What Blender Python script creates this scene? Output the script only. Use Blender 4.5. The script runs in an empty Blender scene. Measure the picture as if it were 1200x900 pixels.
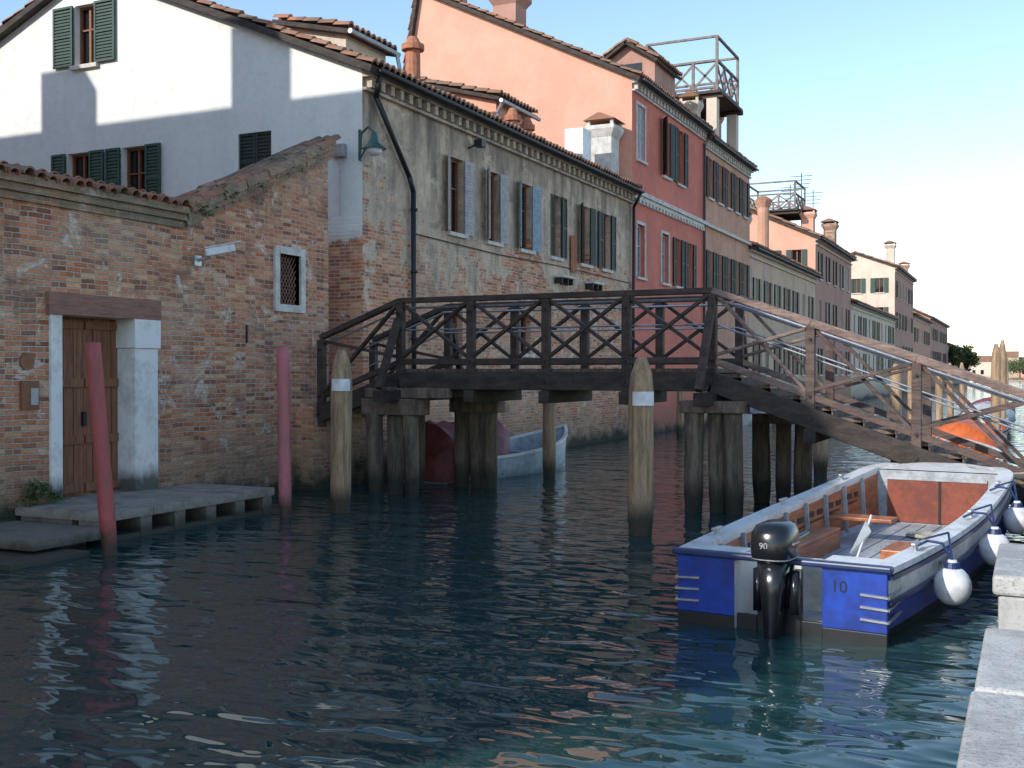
import bpy, math, random
from mathutils import Vector, Matrix, noise as mnoise
random.seed(7)
rad=math.radians
V=Vector
sc=bpy.context.scene
X0=-11.85          # canal-side facade plane
# ------------------------------------------------------------------ mesh builder
class MB:
    def __init__(s): s.v=[];s.f=[];s.m=[]
    def add(s,vs,fs,mi=0):
        o=len(s.v); s.v+= [tuple(p) for p in vs]; s.f+=[tuple(i+o for i in f) for f in fs]; s.m+=[mi]*len(fs)
    def box(s,x0,x1,y0,y1,z0,z1,mi=0):
        if x0>x1:x0,x1=x1,x0
        if y0>y1:y0,y1=y1,y0
        if z0>z1:z0,z1=z1,z0
        s.add([(x0,y0,z0),(x1,y0,z0),(x1,y1,z0),(x0,y1,z0),(x0,y0,z1),(x1,y0,z1),(x1,y1,z1),(x0,y1,z1)],
              [(0,3,2,1),(4,5,6,7),(0,1,5,4),(1,2,6,5),(2,3,7,6),(3,0,4,7)],mi)
    def beam(s,p,q,w,h,up=(0,0,1),mi=0):
        p=V(p);q=V(q);d=(q-p).normalized();u=V(up)
        if abs(d.dot(u))>.98:u=V((0,1,0))
        a=d.cross(u).normalized();b=a.cross(d).normalized()
        vs=[]
        for c in (p,q):
            for sx,sy in((-1,-1),(1,-1),(1,1),(-1,1)): vs.append(c+a*(sx*w/2)+b*(sy*h/2))
        s.add(vs,[(3,2,1,0),(4,5,6,7),(0,1,5,4),(1,2,6,5),(2,3,7,6),(3,0,4,7)],mi)
    def loft(s,rings,mi=0,cap=True,closed=True):
        n=len(rings[0]);vs=[p for r in rings for p in r];fs=[]
        for i in range(len(rings)-1):
            for j in range(n if closed else n-1):
                k=(j+1)%n; fs.append((i*n+j,i*n+k,(i+1)*n+k,(i+1)*n+j))
        if cap: fs+= [tuple(range(n))[::-1],tuple((len(rings)-1)*n+j for j in range(n))]
        s.add(vs,fs,mi)
    def cyl(s,p,q,r0,r1=None,n=12,mi=0):
        r1=r0 if r1 is None else r1
        p=V(p);q=V(q);d=(q-p).normalized();u=V((0,0,1)) if abs(d.z)<.9 else V((0,1,0))
        a=d.cross(u).normalized();b=a.cross(d)
        s.loft([[c+(a*math.cos(t*2*math.pi/n)+b*math.sin(t*2*math.pi/n))*r for t in range(n)] for c,r in((p,r0),(q,r1))],mi)
    def tube(s,pts,r,n=8,mi=0):
        for i in range(len(pts)-1): s.cyl(pts[i],pts[i+1],r,r,n,mi)
    def sphere(s,c,r,n=16,sz=1,mi=0):
        c=V(c);rs=[]
        for i in range(1,n//2):
            t=math.pi*i/(n//2)
            rs.append([c+V((r*math.sin(t)*math.cos(a*2*math.pi/n),r*math.sin(t)*math.sin(a*2*math.pi/n),r*sz*math.cos(t))) for a in range(n)])
        s.loft(rs,mi)
    def poly(s,pts,mi=0): s.add(pts,[tuple(range(len(pts)))],mi)
    def obj(s,name,mats,parent=None,smooth=False,bevel=0):
        me=bpy.data.meshes.new(name);me.from_pydata(s.v,[],s.f)
        if not isinstance(mats,(list,tuple)):mats=[mats]
        for m in mats:me.materials.append(m)
        for i,p in enumerate(me.polygons): p.material_index=s.m[i]; p.use_smooth=smooth
        me.update()
        o=bpy.data.objects.new(name,me);sc.collection.objects.link(o)
        if parent:o.parent=parent
        if bevel:
            b=o.modifiers.new('b','BEVEL');b.width=bevel;b.segments=2;b.limit_method='ANGLE';b.angle_limit=rad(40)
        return o
def empty(name,loc=(0,0,0),rz=0):
    e=bpy.data.objects.new(name,None);e.empty_display_size=.3;sc.collection.objects.link(e);e.location=loc;e.rotation_euler=(0,0,rz);return e
# ------------------------------------------------------------------ materials
class MT:
    def __init__(s,name):
        s.m=bpy.data.materials.new(name);s.m.use_nodes=True;s.nt=s.m.node_tree;s.b=s.nt.nodes['Principled BSDF']
        s.co=s.nt.nodes.new('ShaderNodeTexCoord').outputs['Object']
    def n(s,t,ins={},out=0,**pr):
        nd=s.nt.nodes.new(t)
        for k,v in pr.items():setattr(nd,k,v)
        for k,v in ins.items(): s.set(nd.inputs[k],v)
        return nd.outputs[out]
    def set(s,sock,v):
        if isinstance(v,bpy.types.NodeSocket): s.nt.links.new(v,sock)
        else:
            if isinstance(v,(tuple,list)) and len(v)==3 and sock.type=='RGBA': v=(*v,1)
            sock.default_value=v
    def map(s,sx,sy,sz,vec=None,rot=(0,0,0)): return s.n('ShaderNodeMapping',{0:vec or s.co,2:rot,3:(sx,sy,sz)})
    def noise(s,scale,detail=4,rough=.55,vec=None,dist=0): return s.n('ShaderNodeTexNoise',{'Vector':vec or s.co,'Scale':scale,'Detail':detail,'Roughness':rough,'Distortion':dist})
    def math(s,op,a,b=0,clamp=False): return s.n('ShaderNodeMath',{0:a,1:b},operation=op,use_clamp=clamp)
    def mix(s,f,a,b,bl='MIX'): return s.n('ShaderNodeMix',{0:f,6:a,7:b},out=2,data_type='RGBA',blend_type=bl)
    def ramp(s,f,lo,hi,a=0,b=1): return s.n('ShaderNodeMapRange',{0:f,1:lo,2:hi,3:a,4:b})
    def xyz(s):
        nd=s.nt.nodes.new('ShaderNodeSeparateXYZ');s.nt.links.new(s.co,nd.inputs[0]);return nd.outputs
    def fin(s,col,rough=.8,bump=None,bs=.3,bd=.02,**kw):
        s.set(s.b.inputs['Base Color'],col);s.set(s.b.inputs['Roughness'],rough)
        if bump is not None:
            s.set(s.b.inputs['Normal'],s.n('ShaderNodeBump',{'Strength':bs,'Distance':bd,'Height':bump}))
        for k,v in kw.items(): s.set(s.b.inputs[k.replace('_',' ')],v)
        return s.m
def mottled(name,c1,c2,scale=3,rough=.8,bs=.3,bd=.01,st=(1,1,1),damp=None,lo=.35,hi=.65,**kw):
    t=MT(name);v=t.map(*st);n=t.noise(scale,3,.6,v);n2=t.noise(scale*6,2,.6,v)
    f=t.ramp(t.math('ADD',n,t.math('MULTIPLY',t.math('SUBTRACT',n2,.5),.5)),lo,hi)
    c=t.mix(f,c1,c2)
    if damp is not None:
        z=t.xyz()[2];c=t.mix(t.ramp(t.math('ADD',z,t.math('MULTIPLY',t.math('SUBTRACT',n,.5),.5)),damp,damp+.25,.9,0),c,(.03,.032,.02))
    return t.fin(c,rough,t.math('ADD',n,t.math('MULTIPLY',n2,.6)),bs,bd,**kw)
def brick_nodes(t):
    x,y,z=t.xyz();dn=t.noise(1.3,1);dd=t.math('MULTIPLY',t.math('SUBTRACT',dn,.5),.07)
    u=t.math('ADD',x,y);zz=t.math('ADD',z,dd)
    vec=t.n('ShaderNodeCombineXYZ',{0:u,1:zz,2:0.0})
    nd=t.nt.nodes.new('ShaderNodeTexBrick')
    for k,v in {'Vector':vec,'Color1':(.50,.155,.07),'Color2':(.66,.30,.165),'Mortar':(.54,.44,.34),'Scale':1.0,'Mortar Size':.011,'Mortar Smooth':.4,'Bias':0.0,'Brick Width':.25,'Row Height':.074}.items(): t.set(nd.inputs[k],v)
    c=nd.outputs[0];h=t.math('SUBTRACT',1,nd.outputs[1])
    vj=t.n('ShaderNodeTexWhiteNoise',{0:t.n('ShaderNodeVectorMath',{0:t.n('ShaderNodeVectorMath',{0:vec,1:(4,13.5,1)},operation='MULTIPLY')},operation='FLOOR')},noise_dimensions='3D')
    mo=nd.outputs[1]
    inv=t.math('SUBTRACT',1,mo,True)
    c=t.mix(t.math('MULTIPLY',t.ramp(vj,.6,1,0,.8),inv),c,(.16,.06,.045))
    c=t.mix(t.math('MULTIPLY',t.ramp(vj,.0,.25,.75,0),inv),c,(.74,.47,.27))
    n1=t.noise(.45,3,.65);c=t.mix(t.ramp(n1,.5,.62,0,.35),c,(.52,.42,.31))
    n2=t.noise(1.3,4,.7);c=t.mix(t.ramp(n2,.54,.68,0,.65),c,(.18,.10,.075))
    n3=t.noise(2.1,5,.78,dist=.6);c=t.mix(t.ramp(n3,.57,.64,0,.8),c,(.70,.62,.52))
    hh=t.math('ADD',h,t.math('MULTIPLY',t.noise(22,1),.9))
    return c,hh,z,n2
def damp_mix(t,c,z,n):
    zz=t.math('ADD',z,t.math('MULTIPLY',t.math('SUBTRACT',n,.5),1.4))
    c=t.mix(t.ramp(zz,.35,1.5,.55,0),c,(.15,.12,.075))
    return t.mix(t.ramp(zz,.10,.40,.95,0),c,(.03,.035,.02))
def brick_mat(name,moss=None):
    t=MT(name);c,h,z,n=brick_nodes(t);c=damp_mix(t,c,z,n)
    if moss:
        m=t.noise(2.2,4,.7);c=t.mix(t.ramp(m,.35,.6,.35,.95),c,moss)
    return t.fin(c,.92,h,.9,.03)
def stucco_mat(name,c1,c2,stain,z0=None,soft=1.5,amp=4.0,top=None,st_amt=.6,slo=.5):
    t=MT(name);x,y,z=t.xyz()
    n=t.noise(.8,5,.7);n2=t.noise(6,3,.65);c=t.mix(t.ramp(n,.40,.60),c1,c2)
    c=t.mix(t.ramp(n2,.5,.8,0,.35),c,stain)
    vs=t.noise(1.6,5,.68,t.map(1,1,.16));c=t.mix(t.ramp(vs,slo,slo+.2,0,st_amt),c,stain)
    bump=n2
    if top:
        zt=t.math('ADD',z,t.math('MULTIPLY',vs,3.4));c=t.mix(t.ramp(zt,top,top+1.5,0,.8),c,stain)
        bl=t.noise(1.5,5,.75,dist=.4);c=t.mix(t.ramp(bl,.55,.63,0,.6),c,(.23,.18,.14));c=t.mix(t.ramp(bl,.36,.42,.6,0),c,(.74,.60,.44))
    if z0 is not None:
        bc,bh,_,bn=brick_nodes(t)
        m1=t.noise(.8,5,.7);k=t.math('ADD',t.math('DIVIDE',t.math('SUBTRACT',z0,z),soft),t.math('MULTIPLY',t.math('SUBTRACT',m1,.5),amp))
        f=t.ramp(k,-.06,.06)
        edge=t.math('SUBTRACT',t.ramp(k,-.5,-.05),f,True)
        c=t.mix(t.math('MULTIPLY',edge,.6),c,(.58,.50,.39))
        c=t.mix(f,c,bc);bump=t.n('ShaderNodeMix',{0:t.ramp(z,z0,z0+.6,1,0),2:n2,3:bh})
    c=damp_mix(t,c,z,n)
    return t.fin(c,.93,bump,.5,.02)
def plain(name,c,rough=.5,**kw):
    t=MT(name);n=t.noise(9,2);c2=tuple(x*.72 for x in c);return t.fin(t.mix(t.ramp(n,.4,.7),c,c2),rough,n,.08,.01,**kw)
def tile_mat(name,moss=.4):
    t=MT(name);n=t.noise(.9,4)
    cell=t.n('ShaderNodeTexWhiteNoise',{0:t.n('ShaderNodeVectorMath',{0:t.n('ShaderNodeVectorMath',{0:t.co,1:(2.8,4.7,4.7)},operation='MULTIPLY')},operation='FLOOR')},noise_dimensions='3D')
    c=t.mix(cell,(.42,.17,.09),(.24,.11,.07));c=t.mix(t.ramp(cell,.8,1,0,.7),c,(.5,.33,.22))
    c=t.mix(t.ramp(n,.42,.65,0,moss),c,(.13,.11,.075));n2=t.noise(14,3);c=t.mix(t.ramp(n2,.5,.75,0,.6),c,(.20,.18,.15))
    return t.fin(c,.9,n2,.5,.01)
M={}
M['brick']=brick_mat('old_brick');M['mossbrick']=brick_mat('mossy_brick',(.22,.185,.13))
M['tile']=tile_mat('roof_tile',.7);M['tilemoss']=tile_mat('roof_tile_mossy',.95)
M['white']=stucco_mat('white_stucco',(.78,.79,.76),(.73,.74,.71),(.52,.52,.48),z0=4.7,soft=.5,amp=2.0,st_amt=.3)
M['grey']=stucco_mat('weathered_stucco',(.66,.50,.36),(.41,.32,.24),(.13,.105,.085),z0=4.75,soft=1.3,amp=8.5,top=8.6,st_amt=.8,slo=.47)
M['salmon']=stucco_mat('salmon_stucco',(.70,.38,.27),(.66,.33,.23),(.52,.32,.25),st_amt=.45)
M['red']=stucco_mat('red_stucco',(.68,.21,.145),(.58,.165,.12),(.38,.16,.13),st_amt=.6)
M['tan']=stucco_mat('tan_stucco',(.62,.34,.23),(.50,.27,.18),(.31,.19,.15),st_amt=.6)
M['ochre']=stucco_mat('ochre_stucco',(.62,.45,.32),(.54,.39,.28),(.32,.24,.18))
M['cream']=stucco_mat('cream_stucco',(.66,.56,.45),(.60,.5,.40),(.42,.34,.28))
M['brown']=stucco_mat('brown_stucco',(.48,.27,.21),(.42,.23,.18),(.27,.17,.14))
M['stone']=mottled('istrian_stone',(.66,.63,.58),(.45,.42,.38),4,.75,.3,.01)
M['cornice']=mottled('cornice_plaster',(.54,.44,.34),(.28,.23,.18),3,.85,.3,.01)
M['stonewet']=mottled('step_stone',(.36,.32,.27),(.20,.18,.15),3,.7,.5,.02,damp=.06)
M['jamb']=mottled('door_jamb_stone',(.80,.79,.76),(.58,.55,.50),2.2,.8,.4,.01,damp=.5,lo=.45,hi=.75)
M['lintel']=mottled('lintel_wood',(.33,.17,.12),(.21,.10,.08),3,.8,.4,.01,st=(3,1,8))
M['door']=mottled('door_wood',(.30,.13,.065),(.17,.07,.04),3,.75,.5,.01,st=(6,6,.5))
M['green']=plain('green_shutter_paint',(.025,.065,.05),.55)
M['dkgreen']=plain('dark_green_shutter_paint',(.022,.034,.03),.6)
M['lilac']=plain('pale_shutter_paint',(.44,.41,.41),.6)
M['paleblue']=plain('pale_blue_shutter_paint',(.30,.38,.46),.6)
M['brownsh']=plain('brown_shutter_paint',(.06,.025,.02),.6)
M['glass']=MT('window_glass').fin((.012,.014,.016),.06)
M['winwood']=plain('window_wood',(.26,.10,.045),.5)
M['winwhite']=plain('window_white_paint',(.6,.6,.58),.5)
M['iron']=plain('black_iron',(.02,.02,.022),.5)
M['lampgreen']=plain('lamp_green_paint',(.03,.10,.09),.4)
M['lampglass']=MT('lamp_glass').fin((.6,.65,.68),.15)
M['metal']=plain('galvanised_metal',(.45,.46,.48),.4,Metallic=.7)
M['whiteplastic']=plain('white_plastic',(.75,.76,.78),.35)
M['redclay']=plain('terracotta',(.45,.18,.10),.8)
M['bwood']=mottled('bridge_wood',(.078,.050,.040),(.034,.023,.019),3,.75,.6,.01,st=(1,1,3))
M['bwood_lit']=mottled('bridge_wood_sunlit_tone',(.29,.20,.165),(.13,.085,.07),3,.75,.5,.01,st=(.8,1,4))  # weathered rail wood, sunlight put into its colour for the lit slope
M['bwood_half_lit']=mottled('bridge_wood_half_lit_tone',(.13,.083,.068),(.05,.033,.028),3,.75,.5,.01,st=(.8,1,4))  # bridge wood in a half-lit tone, for posts and braces on the sunlit slope
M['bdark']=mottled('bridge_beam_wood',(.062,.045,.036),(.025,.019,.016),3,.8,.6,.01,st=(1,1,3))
M['plank']=mottled('bridge_planks',(.21,.15,.115),(.10,.07,.055),3,.8,.5,.01,st=(4,1,1))
M['nosing']=mottled('step_nosing_stone',(.66,.62,.56),(.48,.44,.40),5,.8)
M['altwood']=mottled('terrace_wood',(.26,.21,.18),(.14,.11,.095),3,.8)
M['pile']=mottled('old_pile_wood',(.20,.155,.11),(.075,.055,.042),2.5,.85,1,.03,st=(4,4,.5),damp=.25)
M['bricola']=mottled('mooring_pole_wood',(.50,.34,.20),(.25,.165,.10),2.5,.8,1,.03,st=(6,6,.5),damp=.2)
M['redpole']=mottled('red_pole_paint',(.50,.09,.09),(.32,.09,.08),2.5,.65,.4,.01,st=(2,2,.6),damp=.12)
M['redpole2']=mottled('faded_pink_pole_paint',(.52,.15,.17),(.36,.14,.14),2.5,.7,.4,.01,st=(2,2,.6),damp=.12)
t=MT('quay_paving');bt=t.nt.nodes.new('ShaderNodeTexBrick')
for k,v in {'Vector':t.co,'Color1':(.46,.45,.43),'Color2':(.40,.39,.37),'Mortar':(.16,.15,.13),'Scale':1.0,'Mortar Size':.008,'Brick Width':.55,'Row Height':.9}.items(): t.set(bt.inputs[k],v)
n=t.noise(3,4,.7);n2=t.noise(30,2,.7)
M['pave']=t.fin(t.mix(t.ramp(n2,.5,.75,0,.5),t.mix(t.ramp(n,.45,.7,0,.5),bt.outputs[0],(.28,.27,.25)),(.2,.19,.18)),.8,t.math('ADD',n2,t.math('SUBTRACT',1,bt.outputs[1])),.4,.01)
t=MT('kerb_stone');n=t.noise(2.2,5,.7);n2=t.noise(45,2,.7)
M['kerb']=t.fin(t.mix(t.ramp(n2,.52,.66,0,.7),t.mix(t.ramp(n,.4,.62),(.54,.53,.50),(.36,.35,.33)),(.22,.215,.20)),.75,t.math('ADD',t.math('MULTIPLY',n2,.5),n),.7,.02)
M['ground']=mottled('ground_earth',(.2,.17,.13),(.13,.12,.09),.3,.9)
t=MT('foliage');nn=t.noise(1.2,3);M['leaf']=t.fin(t.mix(t.ramp(nn,.35,.65),(.045,.085,.02),(.10,.12,.035)),.6)
# water : murky teal body, mirror surface, long low ripples
t=MT('canal_water')
rr_=(0,0,rad(25))
a=t.noise(1.35,1.2,.5,t.map(.75,1.3,1,rot=rr_),.35);b=t.noise(3.6,1,.5,t.map(.7,1.35,1,rot=rr_),.5)
big=t.noise(.22,2)
h=t.math('ADD',t.math('MULTIPLY',a,.60),t.math('MULTIPLY',b,t.ramp(big,.35,.65,.17,.30)))
M['water']=t.fin((.016,.052,.052),.015,h,1.0,.098,IOR=1.38)
# ------------------------------------------------------------------ walls / houses
def clip(poly,a,b,c):
    out=[]
    for i in range(len(poly)):
        p=poly[i];q=poly[(i+1)%len(poly)];dp=a*p[0]+b*p[1]-c;dq=a*q[0]+b*q[1]-c
        if dp<=1e-9:out.append(p)
        if (dp<-1e-9 and dq>1e-9) or (dp>1e-9 and dq<-1e-9):
            k=dp/(dp-dq);out.append((p[0]+(q[0]-p[0])*k,p[1]+(q[1]-p[1])*k))
    return out
def fpt(ax,pos,u,d,z): return (pos+d,u,z) if ax=='x' else (u,pos-d,z)
def fbox(mb,ax,pos,u0,u1,d0,d1,z0,z1,mi=0):
    a=fpt(ax,pos,u0,d0,z0);b=fpt(ax,pos,u1,d1,z1);mb.box(a[0],b[0],a[1],b[1],a[2],b[2],mi)
def wall(mb,ax,pos,u0,u1,z0,z1,holes=[],depth=.22,clips=[]):
    us=sorted({u0,u1}|{h[0] for h in holes}|{h[1] for h in holes});zs=sorted({z0,z1}|{h[2] for h in holes}|{h[3] for h in holes})
    us=[u for u in us if u0<=u<=u1];zs=[z for z in zs if z0<=z<=z1]
    for i in range(len(us)-1):
        for j in range(len(zs)-1):
            cu=(us[i]+us[i+1])/2;cz=(zs[j]+zs[j+1])/2
            if any(h[0]<cu<h[1] and h[2]<cz<h[3] for h in holes):continue
            p=[(us[i],zs[j]),(us[i+1],zs[j]),(us[i+1],zs[j+1]),(us[i],zs[j+1])]
            for c in clips:
                if p:p=clip(p,*c)
            if len(p)>2: mb.poly([fpt(ax,pos,u,0,z) for u,z in p])
    for h in holes:
        a,b,c,d=h[:4]
        for (p,q) in(((a,c),(b,c)),((b,c),(b,d)),((b,d),(a,d)),((a,d),(a,c))):
            mb.poly([fpt(ax,pos,p[0],0,p[1]),fpt(ax,pos,q[0],0,q[1]),fpt(ax,pos,q[0],-depth,q[1]),fpt(ax,pos,p[0],-depth,p[1])])
class House:
    def __init__(s,name): s.e=empty(name);s.p={}
    def mb(s,part,mat):
        k=(part,mat)
        if k not in s.p:s.p[k]=MB()
        return s.p[k]
    def done(s,smooth=()):
        for (part,mat),mb in s.p.items(): mb.obj(part,M[mat],s.e,smooth=part in smooth)
def window(H,ax,pos,u0,u1,z0,z1,sh='dkgreen',mode='open',detail=True,frame='winwood',sill=True,surround=False,sw=None):
    g=H.mb('window_glass','glass');fbox(g,ax,pos,u0-.01,u1+.01,-.235,-.205,z0-.01,z1+.01)
    f=H.mb('window_frames',frame);t=.055
    fbox(f,ax,pos,u0,u0+t,-.20,-.14,z0,z1);fbox(f,ax,pos,u1-t,u1,-.20,-.14,z0,z1)
    fbox(f,ax,pos,u0+t,u1-t,-.20,-.14,z0,z0+t);fbox(f,ax,pos,u0+t,u1-t,-.20,-.14,z1-t,z1)
    um=(u0+u1)/2;fbox(f,ax,pos,um-.03,um+.03,-.198,-.142,z0+t,z1-t)
    if detail: fbox(f,ax,pos,u0+t,u1-t,-.195,-.15,z0+(z1-z0)*.6,z0+(z1-z0)*.6+.035)
    if sill: fbox(H.mb('window_sills','stone'),ax,pos,u0-.1,u1+.1,-.1,.09,z0-.09,z0-.003)
    if surround:
        q=H.mb('window_surrounds','stone')
        fbox(q,ax,pos,u0-.1,u0-.002,-.02,.025,z0,z1);fbox(q,ax,pos,u1+.002,u1+.1,-.02,.025,z0,z1);fbox(q,ax,pos,u0-.1,u1+.1,-.02,.028,z1+.002,z1+.1)
    if mode=='none':return
    m=H.mb('shutters',sh);w=(u1-u0)/2 if sw is None else sw
    if mode=='open': rs=[(u0-w-.02,u0-.02,.03,.075),(u1+.02,u1+w+.02,.03,.075)]
    elif mode=='closed': rs=[(u0+.01,um-.005,-.07,-.03),(um+.005,u1-.01,-.07,-.03)]
    elif mode=='half': rs=[(u0+.01,um-.005,-.07,-.03),(u1+.02,u1+w+.02,.03,.075)]
    elif mode=='ajar':
        for uu,sgn in((u0,-1),(u1,1)):
            k=random.uniform(.4,.7) if sgn<0 else random.uniform(.12,.3)
            p=V(fpt(ax,pos,uu+sgn*.01,.03,(z0+z1)/2));q=V(fpt(ax,pos,uu+sgn*w*.9,.03+w*k,(z0+z1)/2))
            m.beam(p,q,.035,z1-z0)
            d=(q-p).normalized()
            kk=int((z1-z0)/.075)
            for i in range(kk):
                zz=z0+.06+(i+.5)*(z1-z0-.12)/kk
                P=p.copy();Q=q.copy();P.z=Q.z=zz
                m.beam(P+d*.05,Q-d*.05,.055,.018)
        return
    for a,b,d0,d1 in rs:
        if not detail: fbox(m,ax,pos,a,b,d0,d1,z0,z1);continue
        s=.05
        fbox(m,ax,pos,a,a+s,d0,d1,z0,z1);fbox(m,ax,pos,b-s,b,d0,d1,z0,z1)
        zm=(z0+z1)/2
        for zz in(z0,zm-s/2,z1-s): fbox(m,ax,pos,a+s,b-s,d0,d1,zz,zz+s)
        fbox(m,ax,pos,a+s,b-s,d0+.002,d0+.012,z0+s,z1-s)
        k=int((z1-z0)/.07)
        for i in range(k):
            zz=z0+(i+.5)*(z1-z0)/k
            fbox(m,ax,pos,a+s,b-s,d0+.013,d1-.012+.003*(i%2),zz-.02,zz+.02)
def tiles(mb,A,B,C,D,per=.21,row=.38,r=.055,seg=6):
    A,B,C,D=map(V,(A,B,C,D));n=((B-A).cross(D-A)).normalized()
    if n.z<0:n=-n
    L=(B-A).length;S=(D-A).length;nt=max(1,int(L/per));nr=max(1,int(S/row));nu=nt*seg
    vs=[];fs=[]
    jit=[[random.uniform(-.02,.02) for _ in range(nt+1)] for _ in range(nr)]
    for j in range(nr):
        for e in(0,1):
            v=(j+e)/nr
            P=A.lerp(D,v);Q=B.lerp(C,v)
            for i in range(nu+1):
                u=i/nu;ph=(i%seg)/seg;hgt=abs(math.sin(math.pi*ph))**.7*r*2-r*.3+(.045 if e==0 else 0)+jit[j][min(i//seg,nt)]
                vs.append(P.lerp(Q,u)+n*hgt)
    w=nu+1
    for k in range(2*nr-1):
        for i in range(nu): fs.append((k*w+i,k*w+i+1,(k+1)*w+i+1,(k+1)*w+i))
    o=len(vs)
    for i in range(w): vs.append(V(vs[i])-n*.06)
    for i in range(nu): fs.append((o+i,o+i+1,i+1,i))
    mb.add(vs,fs)
def slab(mb,A,B,C,D,th):
    A,B,C,D=map(V,(A,B,C,D));n=((B-A).cross(D-A)).normalized()
    if n.z<0:n=-n
    q=[p-n*th for p in(A,B,C,D)];mb.add([A,B,C,D]+q,[(0,1,2,3),(7,6,5,4),(0,4,5,1),(1,5,6,2),(2,6,7,3),(3,7,4,0)])
def chimney(H,x,y,z0,z1,w=.55,mat='salmon',style='box'):
    m=H.mb('chimneys',mat);tm=H.mb('chimney_caps','tile')
    if style=='pot':
        m2=H.mb('chimney_pots','redclay');m2.cyl((x,y,z0),(x,y,z1-.35),w*.35,w*.32);m2.cyl((x,y,z1-.35),(x,y,z1-.2),w*.5,w*.5);m2.cyl((x,y,z1-.2),(x,y,z1),w*.4,w*.2);return
    if style=='round':
        m.cyl((x,y,z0),(x,y,z1-.5),w*.45);m.cyl((x,y,z1-.5),(x,y,z1-.1),w*.45,w*.75);tm.cyl((x,y,z1-.1),(x,y,z1+.12),w*.75,w*.3);return
    h=w/2;m.box(x-h,x+h,y-h,y+h,z0,z1-.55)
    m.loft([[(x-k,y-k,z),(x+k,y-k,z),(x+k,y+k,z),(x-k,y+k,z)] for k,z in((h,z1-.545),(h*1.35,z1-.3),(h*1.35,z1-.18))])
    for sx in(-1,1):
        for sy in(-1,1): m.box(x+sx*h*1.1-.05,x+sx*h*1.1+.05,y+sy*h*1.1-.05,y+sy*h*1.1+.05,z1-.178,z1-.02)
    k=h*1.5;tm.loft([[(x-k,y-k,z1-.018),(x+k,y-k,z1-.018),(x+k,y+k,z1-.018),(x-k,y+k,z1-.018)],[(x-.05,y-k,z1+.2),(x+.05,y-k,z1+.2),(x+.05,y+k,z1+.2),(x-.05,y+k,z1+.2)]])
def house(name,y0,y1,eave,ridge,xr,xb,wm,gm,wins=[],gwins=[],fine=True,dent=True,cornice=None,oh=.35,side_oh=.2,ohb=.35):
    H=House(name);y1-=.012
    wall(H.mb('canal_wall',wm),'x',X0,y0,y1,-.6,eave,[w[:4] for w in wins])
    k1=(ridge-eave)/(X0-xr);k2=(ridge-eave)/(xr-xb)
    cl=[(k1,1,eave+k1*X0),(-k2,1,eave-k2*xb)]
    wall(H.mb('gable_wall',gm),'y',y0,xb,X0,-.6,ridge,[w[:4] for w in gwins],clips=cl)
    wall(H.mb('far_gable_wall',gm),'y',y1,xb,X0,-.6,ridge,[],clips=cl)
    H.mb('back_wall',gm).poly([(xb,y0,-.6),(xb,y1,-.6),(xb,y1,eave),(xb,y0,eave)])
    for w in wins: window(H,'x',X0,*w[:4],**w[4])
    for w in gwins: window(H,'y',y0,*w[:4],**w[4])
    ya=y0-side_oh;e1=eave-k1*oh
    q1=[(X0+oh,ya,e1+.13),(X0+oh,y1,e1+.13),(xr,y1,ridge+.13),(xr,ya,ridge+.13)]
    q2=[(xb-ohb,ya,eave-k2*ohb+.13),(xb-ohb,y1,eave-k2*ohb+.13),(xr,y1,ridge+.13),(xr,ya,ridge+.13)]
    sl=H.mb('roof_boards','bdark');slab(sl,*q1,.13);slab(sl,*q2,.13)
    tl=H.mb('roof_tiles','tile')
    up=V((0,0,.04))
    per=.21 if fine else .4
    for q in(q1,q2): tiles(tl,*[V(p)+up for p in q],per=per,row=.38 if fine else .8,r=.045 if fine else .07,seg=6 if fine else 4)
    for i in range(int((y1-ya)/.45)): tl.cyl((xr,ya+i*.45,ridge+.22),(xr,ya+i*.45+.47,ridge+.2),.12,.1,8)
    if dent:
        c=H.mb('cornice',cornice or 'stone');c.box(X0+.002,X0+.2,y0,y1,eave-.16,eave-.03)
        c.box(X0+.002,X0+.1,y0,y1,eave-.42,eave-.36)
        if fine:
            n=int((y1-y0)/.36)
            for i in range(n): c.box(X0+.004,X0+.16,y0+.1+i*.36,y0+.24+i*.36,eave-.355,eave-.165)
        g=H.mb('gutter','iron');g.cyl((X0+oh+.06,y0,e1+.08),(X0+oh+.06,y1,e1+.08),.045,n=8)
    return H
# ================================================================== GROUND & WATER
g=MB()
g.poly([(-1500,-300,.35),(X0-.3,-300,.35),(X0-.3,420,.35),(-1500,420,.35)])
g.poly([(6,-300,.4),(1500,-300,.4),(1500,420,.4),(6,420,.4)])
g.poly([(-1500,420,.4),(1500,420,.4),(1500,1800,.4),(-1500,1800,.4)])
g.poly([(X0-.3,-300,-1.5),(6,-300,-1.5),(6,420,-1.5),(X0-.3,420,-1.5)])
g.poly([(X0-.3,420,-1.5),(6,420,-1.5),(6,420,.4),(X0-.3,420,.4)])
g.obj('ground',M['ground'])
w=MB();w.poly([(X0-.25,-120,0),(5,-120,0),(5,419,0),(X0-.25,419,0)]);w.obj('water',M['water'])
Q=empty('quay')
q=MB();q.box(.186,7,-30,7.6,-1.4,.45);q.box(-.22,.18,-30,7.6,-1.4,.295);q.box(-.25,.3,7.605,8.0,-1.4,.30);q.box(-.2,7,8.05,9.6,-1.4,.6);q.box(.0,7,9.603,400,-1.4,.70)
q.obj('paving',M['pave'],Q,bevel=.02)
q=MB()
for i in range(9): q.box(-.27+random.uniform(-.015,.015),.18,-6.0+i*1.52,-6.0+i*1.52+1.502,.30,.462+random.uniform(-.006,.006))
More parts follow.
